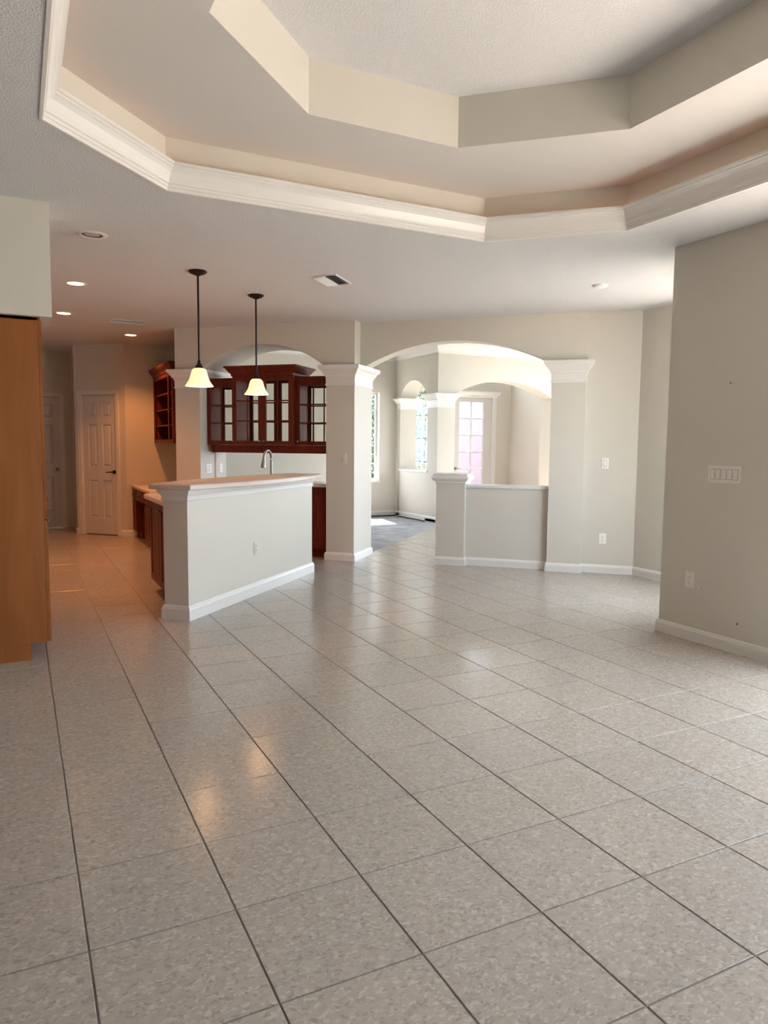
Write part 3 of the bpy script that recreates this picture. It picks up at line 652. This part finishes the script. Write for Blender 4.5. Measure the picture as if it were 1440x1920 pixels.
def can(label, x, y, lit, power=56):
    t = thing('recessed_light', label, 'ceiling light', (x, y, H), 0, 'recessed lights in the kitchen ceiling')
    MB().lathe([(.072, .0), (.074, -.006), (.098, -.005), (.105, -.001), (.105, .002), (.072, .002)], 32).build('trim_ring', 'trim' if not lit else 'register', t, smooth=True)
    if lit:
        MB().lathe([(0, -.004), (.05, -.0045), (.072, -.001), (.072, .0015), (0, .0015)], 32).build('lens', 'lens', t, smooth=True)
        d = bpy.data.lights.new('can_beam', 'SPOT'); d.energy = power; d.color = (1, .345, .085); d.spot_size = 2.1; d.spot_blend = .6; d.shadow_soft_size = .05
        o = bpy.data.objects.new('can_beam', d); COL.objects.link(o); o.parent = t; o.location = (0, 0, -.012)
    else:
        MB().lathe([(.072, -.002), (.066, -.0015), (.056, -.001), (.05, .0)], 32).build('baffle', 'baffle', t, smooth=True)
        MB().lathe([(0, -.008), (.03, -.007), (.050, -.002), (.050, .0015), (0, .0015)], 28).build('lens', 'lampoff', t, smooth=True)
can('unlit recessed light nearest the crown moulding', .52, 5.64, False)
can('lit recessed light closest to the unlit recessed light', .53, 7.39, True)
can('lit recessed light just right of the soffit edge', .52, 9.13, True)
can('lit recessed light in front of the warm kitchen wall', 1.42, 10.48, True)

# vents and smoke detector
t = thing('ceiling_vent', 'square louvred ceiling register right of the pendant lamps', 'vent', (2.535, 6.11, H), DG)
s, sv = .105, .17
B(-s, s, -sv, sv, -.002, .002).build('duct', 'duct', t)
mb = MB().box(-s-.014, s+.014, -sv-.014, -sv, -.008, .0).box(-s-.014, s+.014, sv, sv+.014, -.008, 0).box(-s-.014, -s, -sv, sv, -.008, 0).box(s, s+.014, -sv, sv, -.008, 0); mb.build('frame', 'register', t)
for k in range(10):
    x = -s+(k+.5)*2*s/10; tl = -.016 if k < 5 else .016
    MB().quad((x-tl*.7, -sv, -.003), (x-tl*.7, sv, -.003), (x+tl*.7, sv, -.020), (x+tl*.7, -sv, -.020)).quad((x-tl*.7+.001, -sv, -.003), (x-tl*.7+.001, sv, -.003), (x+tl*.7+.001, sv, -.0195), (x+tl*.7+.001, -sv, -.0195)).build('slat', 'register', t, weld=False)
t = thing('ceiling_vent', 'narrow ceiling register above the dim kitchen passage', 'vent', (1.25, 9.36, H), 0)
B(-.19, .19, -.09, .09, -.002, .002).build('duct', 'duct', t)
B(-.20, .20, -.10, -.09, -.004, 0).box(-.20, .20, .09, .10, -.010, 0).box(-.20, -.19, -.09, .09, -.004, 0).box(.19, .20, -.09, .09, -.004, 0).build('frame', 'register', t)
for k in range(6):
    yv = -.09+.03*(k+.5); MB().rings([[(-.19,yv+.008,-.003),(.19,yv+.008,-.003),(.19,yv+.009,-.003),(-.19,yv+.009,-.003)], [(-.19,yv+.008,-.005),(.19,yv+.008,-.005),(.19,yv+.009,-.005),(-.19,yv+.009,-.005)]]).build('slat', 'register', t)
t = thing('wall_vent', 'small painted grille high on the warm kitchen wall', 'vent', (1.86, 11.39, 2.68), 0)
B(-.13, .13, -.008, 0, -.075, .075).build('plate', 'wall', t, bevel=.003)
for k in range(5): B(-.11, .11, -.014, -.008, -.05+.024*k-.004, -.05+.024*k+.004).build('slat', 'wall', t)
t = thing('smoke_detector', 'flat round white detector on the ceiling before the dining arch', 'detector', (4.76, 5.14, H))
MB().lathe([(0, -.022), (.045, -.022), (.062, -.016), (.068, -.006), (.068, 0), (0, 0)], 28).build('housing', 'plastic', t, smooth=True)

# switches and outlets (origin on the wall face, front towards -y)
def plate(name, label, cat, loc, rz, w_, h, m='plastic'):
    t = thing(name, label, cat, loc, rz); B(-w_/2, w_/2, -.006, 0, -h/2, h/2).build('plate', m, t, bevel=.002); return t
def outlet(label, loc, rz, m='plastic', decora=False):
    t = plate('wall_outlet', label, 'outlet', loc, rz, .075, .118, m)
    for z in (.021, -.021):
        r = MB().rings([[(.017*math.cos(a), yy, z+.0145*math.sin(a)) for a in [2*PI*k/14 for k in range(14)]] for yy in (-.006, -.0085)]).build('receptacle', m, t)
        B(-.007, -.005, -.0092, -.008, z-.002, z+.008).box(.005, .007, -.0092, -.008, z-.002, z+.006).box(-.002, .002, -.0092, -.008, z-.010, z-.006).build('slot', 'slot', r)
    return t
def switch(label, loc, rz, n, m='plastic'):
    w_ = .075+.046*(n-1); t = plate('light_switch', label, 'switch', loc, rz, w_, .118, m)
    for k in range(n):
        x = (k-(n-1)/2)*.046
        B(x-.0185, x+.0185, -.0064, -.0055, -.036, .036).build('gap', 'slot', t)
        B(x-.0165, x+.0165, -.0085, -.006, -.034, .034).build('rocker', m, t, bevel=.0012)
    return t
t = switch('wide five gang switch plate on the right hand wall', (4.34, 3.415, 1.215), -PI/2, 5, 'ivory')
t = outlet('beige outlet low on the right hand wall with a wire end beside it', (4.34, 3.66, .44), -PI/2, 'ivory')
MB().tube([(.04, -.003, -.015), (.065, -.012, -.012), (.085, -.014, -.03), (.088, -.008, -.055)], .004, 8).build('wire_end', 'ivory', t, smooth=True)
switch('white switch on the pale wall right of the arch column', P(-.205, 8.36, 1.22), DG, 1)
outlet('white outlet low on the pale wall right of the arch column', P(-.205, 8.36, .387), DG)
outlet('cream outlet on the face of the raised bar', P(-3.22, 5.97, .435), PI/4, 'wall')
switch('beige switch on the column between kitchen and dining arches', P(-3.19, 8.12, 1.235), DG, 1, 'wall')
switch('white double switch on the arch jamb under the glass cabinets', P(-5.16, 8.31, 1.075), PI/4, 2)
outlet('white outlet on the arch jamb under the glass cabinets', P(-5.16, 8.61, 1.075), PI/4)
for lab, yv, zv in (('tiny nail hole high on the right hand wall', 3.404, 1.836), ('tiny nail low on the right hand wall near baseboard', 3.257, .203)):
    tag(MB().tube([(4.341, yv, zv), (4.334, yv, zv)], [.007, .004], 8).build('nail', 'baffle'), lab, 'nail')
tag(B(4.3365, 4.341, 3.33, 3.40, .712, .718).build('wall_scuff', 'baffle'), 'short dark scuff mark on the right hand wall below the switches', 'scuff') if False else None

# ================================================================== OUTSIDE
struct(B(-30, 45, -30, 45, -.30, -.14).build('ground', 'lawn'), 'green lawn around the house')
struct(B(6.8, 12.5, 13.36, 19, -.14, -.02).build('ground_porch', 'patio'), 'pale paved porch outside the front door')
struct(B(4.54, 11, -6, 3.7, -.14, -.02).build('ground_patio', 'patio'), 'pale paved patio outside the sliding doors')
struct(B(8.7, 12.2, 17.0, 17.2, -.02, 3.4).box(12.0, 12.2, 13.36, 17.0, -.02, 3.4).build('wall_porch', 'stucco'), 'pink stucco wall of the covered porch outside the front door')
def shrub(label, x, y, h, r, n):
    t = thing('shrub', label, 'shrub', (x, y, -.14), 0)
    mb = MB()
    for k in range(6):
        a = k*1.05; mb.tube([(0.04*math.cos(a), .04*math.sin(a), 0), (r*.35*math.cos(a), r*.35*math.sin(a), h*.5), (r*.6*math.cos(a), r*.6*math.sin(a), h*.85)], [.02, .014, .006], 6)
    mb.build('stem', 'bark', t)
    mb = MB()
    for k in range(n):
        z = h*random.uniform(.12, 1); rr = r*math.sqrt(random.random())*(1.15-.5*abs(z/h-.5)); a = random.uniform(0, 2*PI)
        c = Vector((rr*math.cos(a), rr*math.sin(a), z)); d = Vector((random.uniform(-1, 1), random.uniform(-1, 1), random.uniform(-.3, 1))).normalized()
        s_ = d.cross(Vector((random.uniform(-1, 1), random.uniform(-1, 1), .3))).normalized(); l = random.uniform(.07, .13)
        mb.quad(c, c+d*l*.5+s_*l*.28, c+d*l, c+d*l*.5-s_*l*.28)
    o = mb.build('foliage', 'leaf', t, weld=False); o['kind'] = 'stuff'
shrub('leafy green shrub outside the narrow foyer window', 8.05, 15.0, 2.9, .95, 12000)
shrub('leafy green shrub outside the tall dining window', 5.5, 15.6, 2.2, .9, 4000)
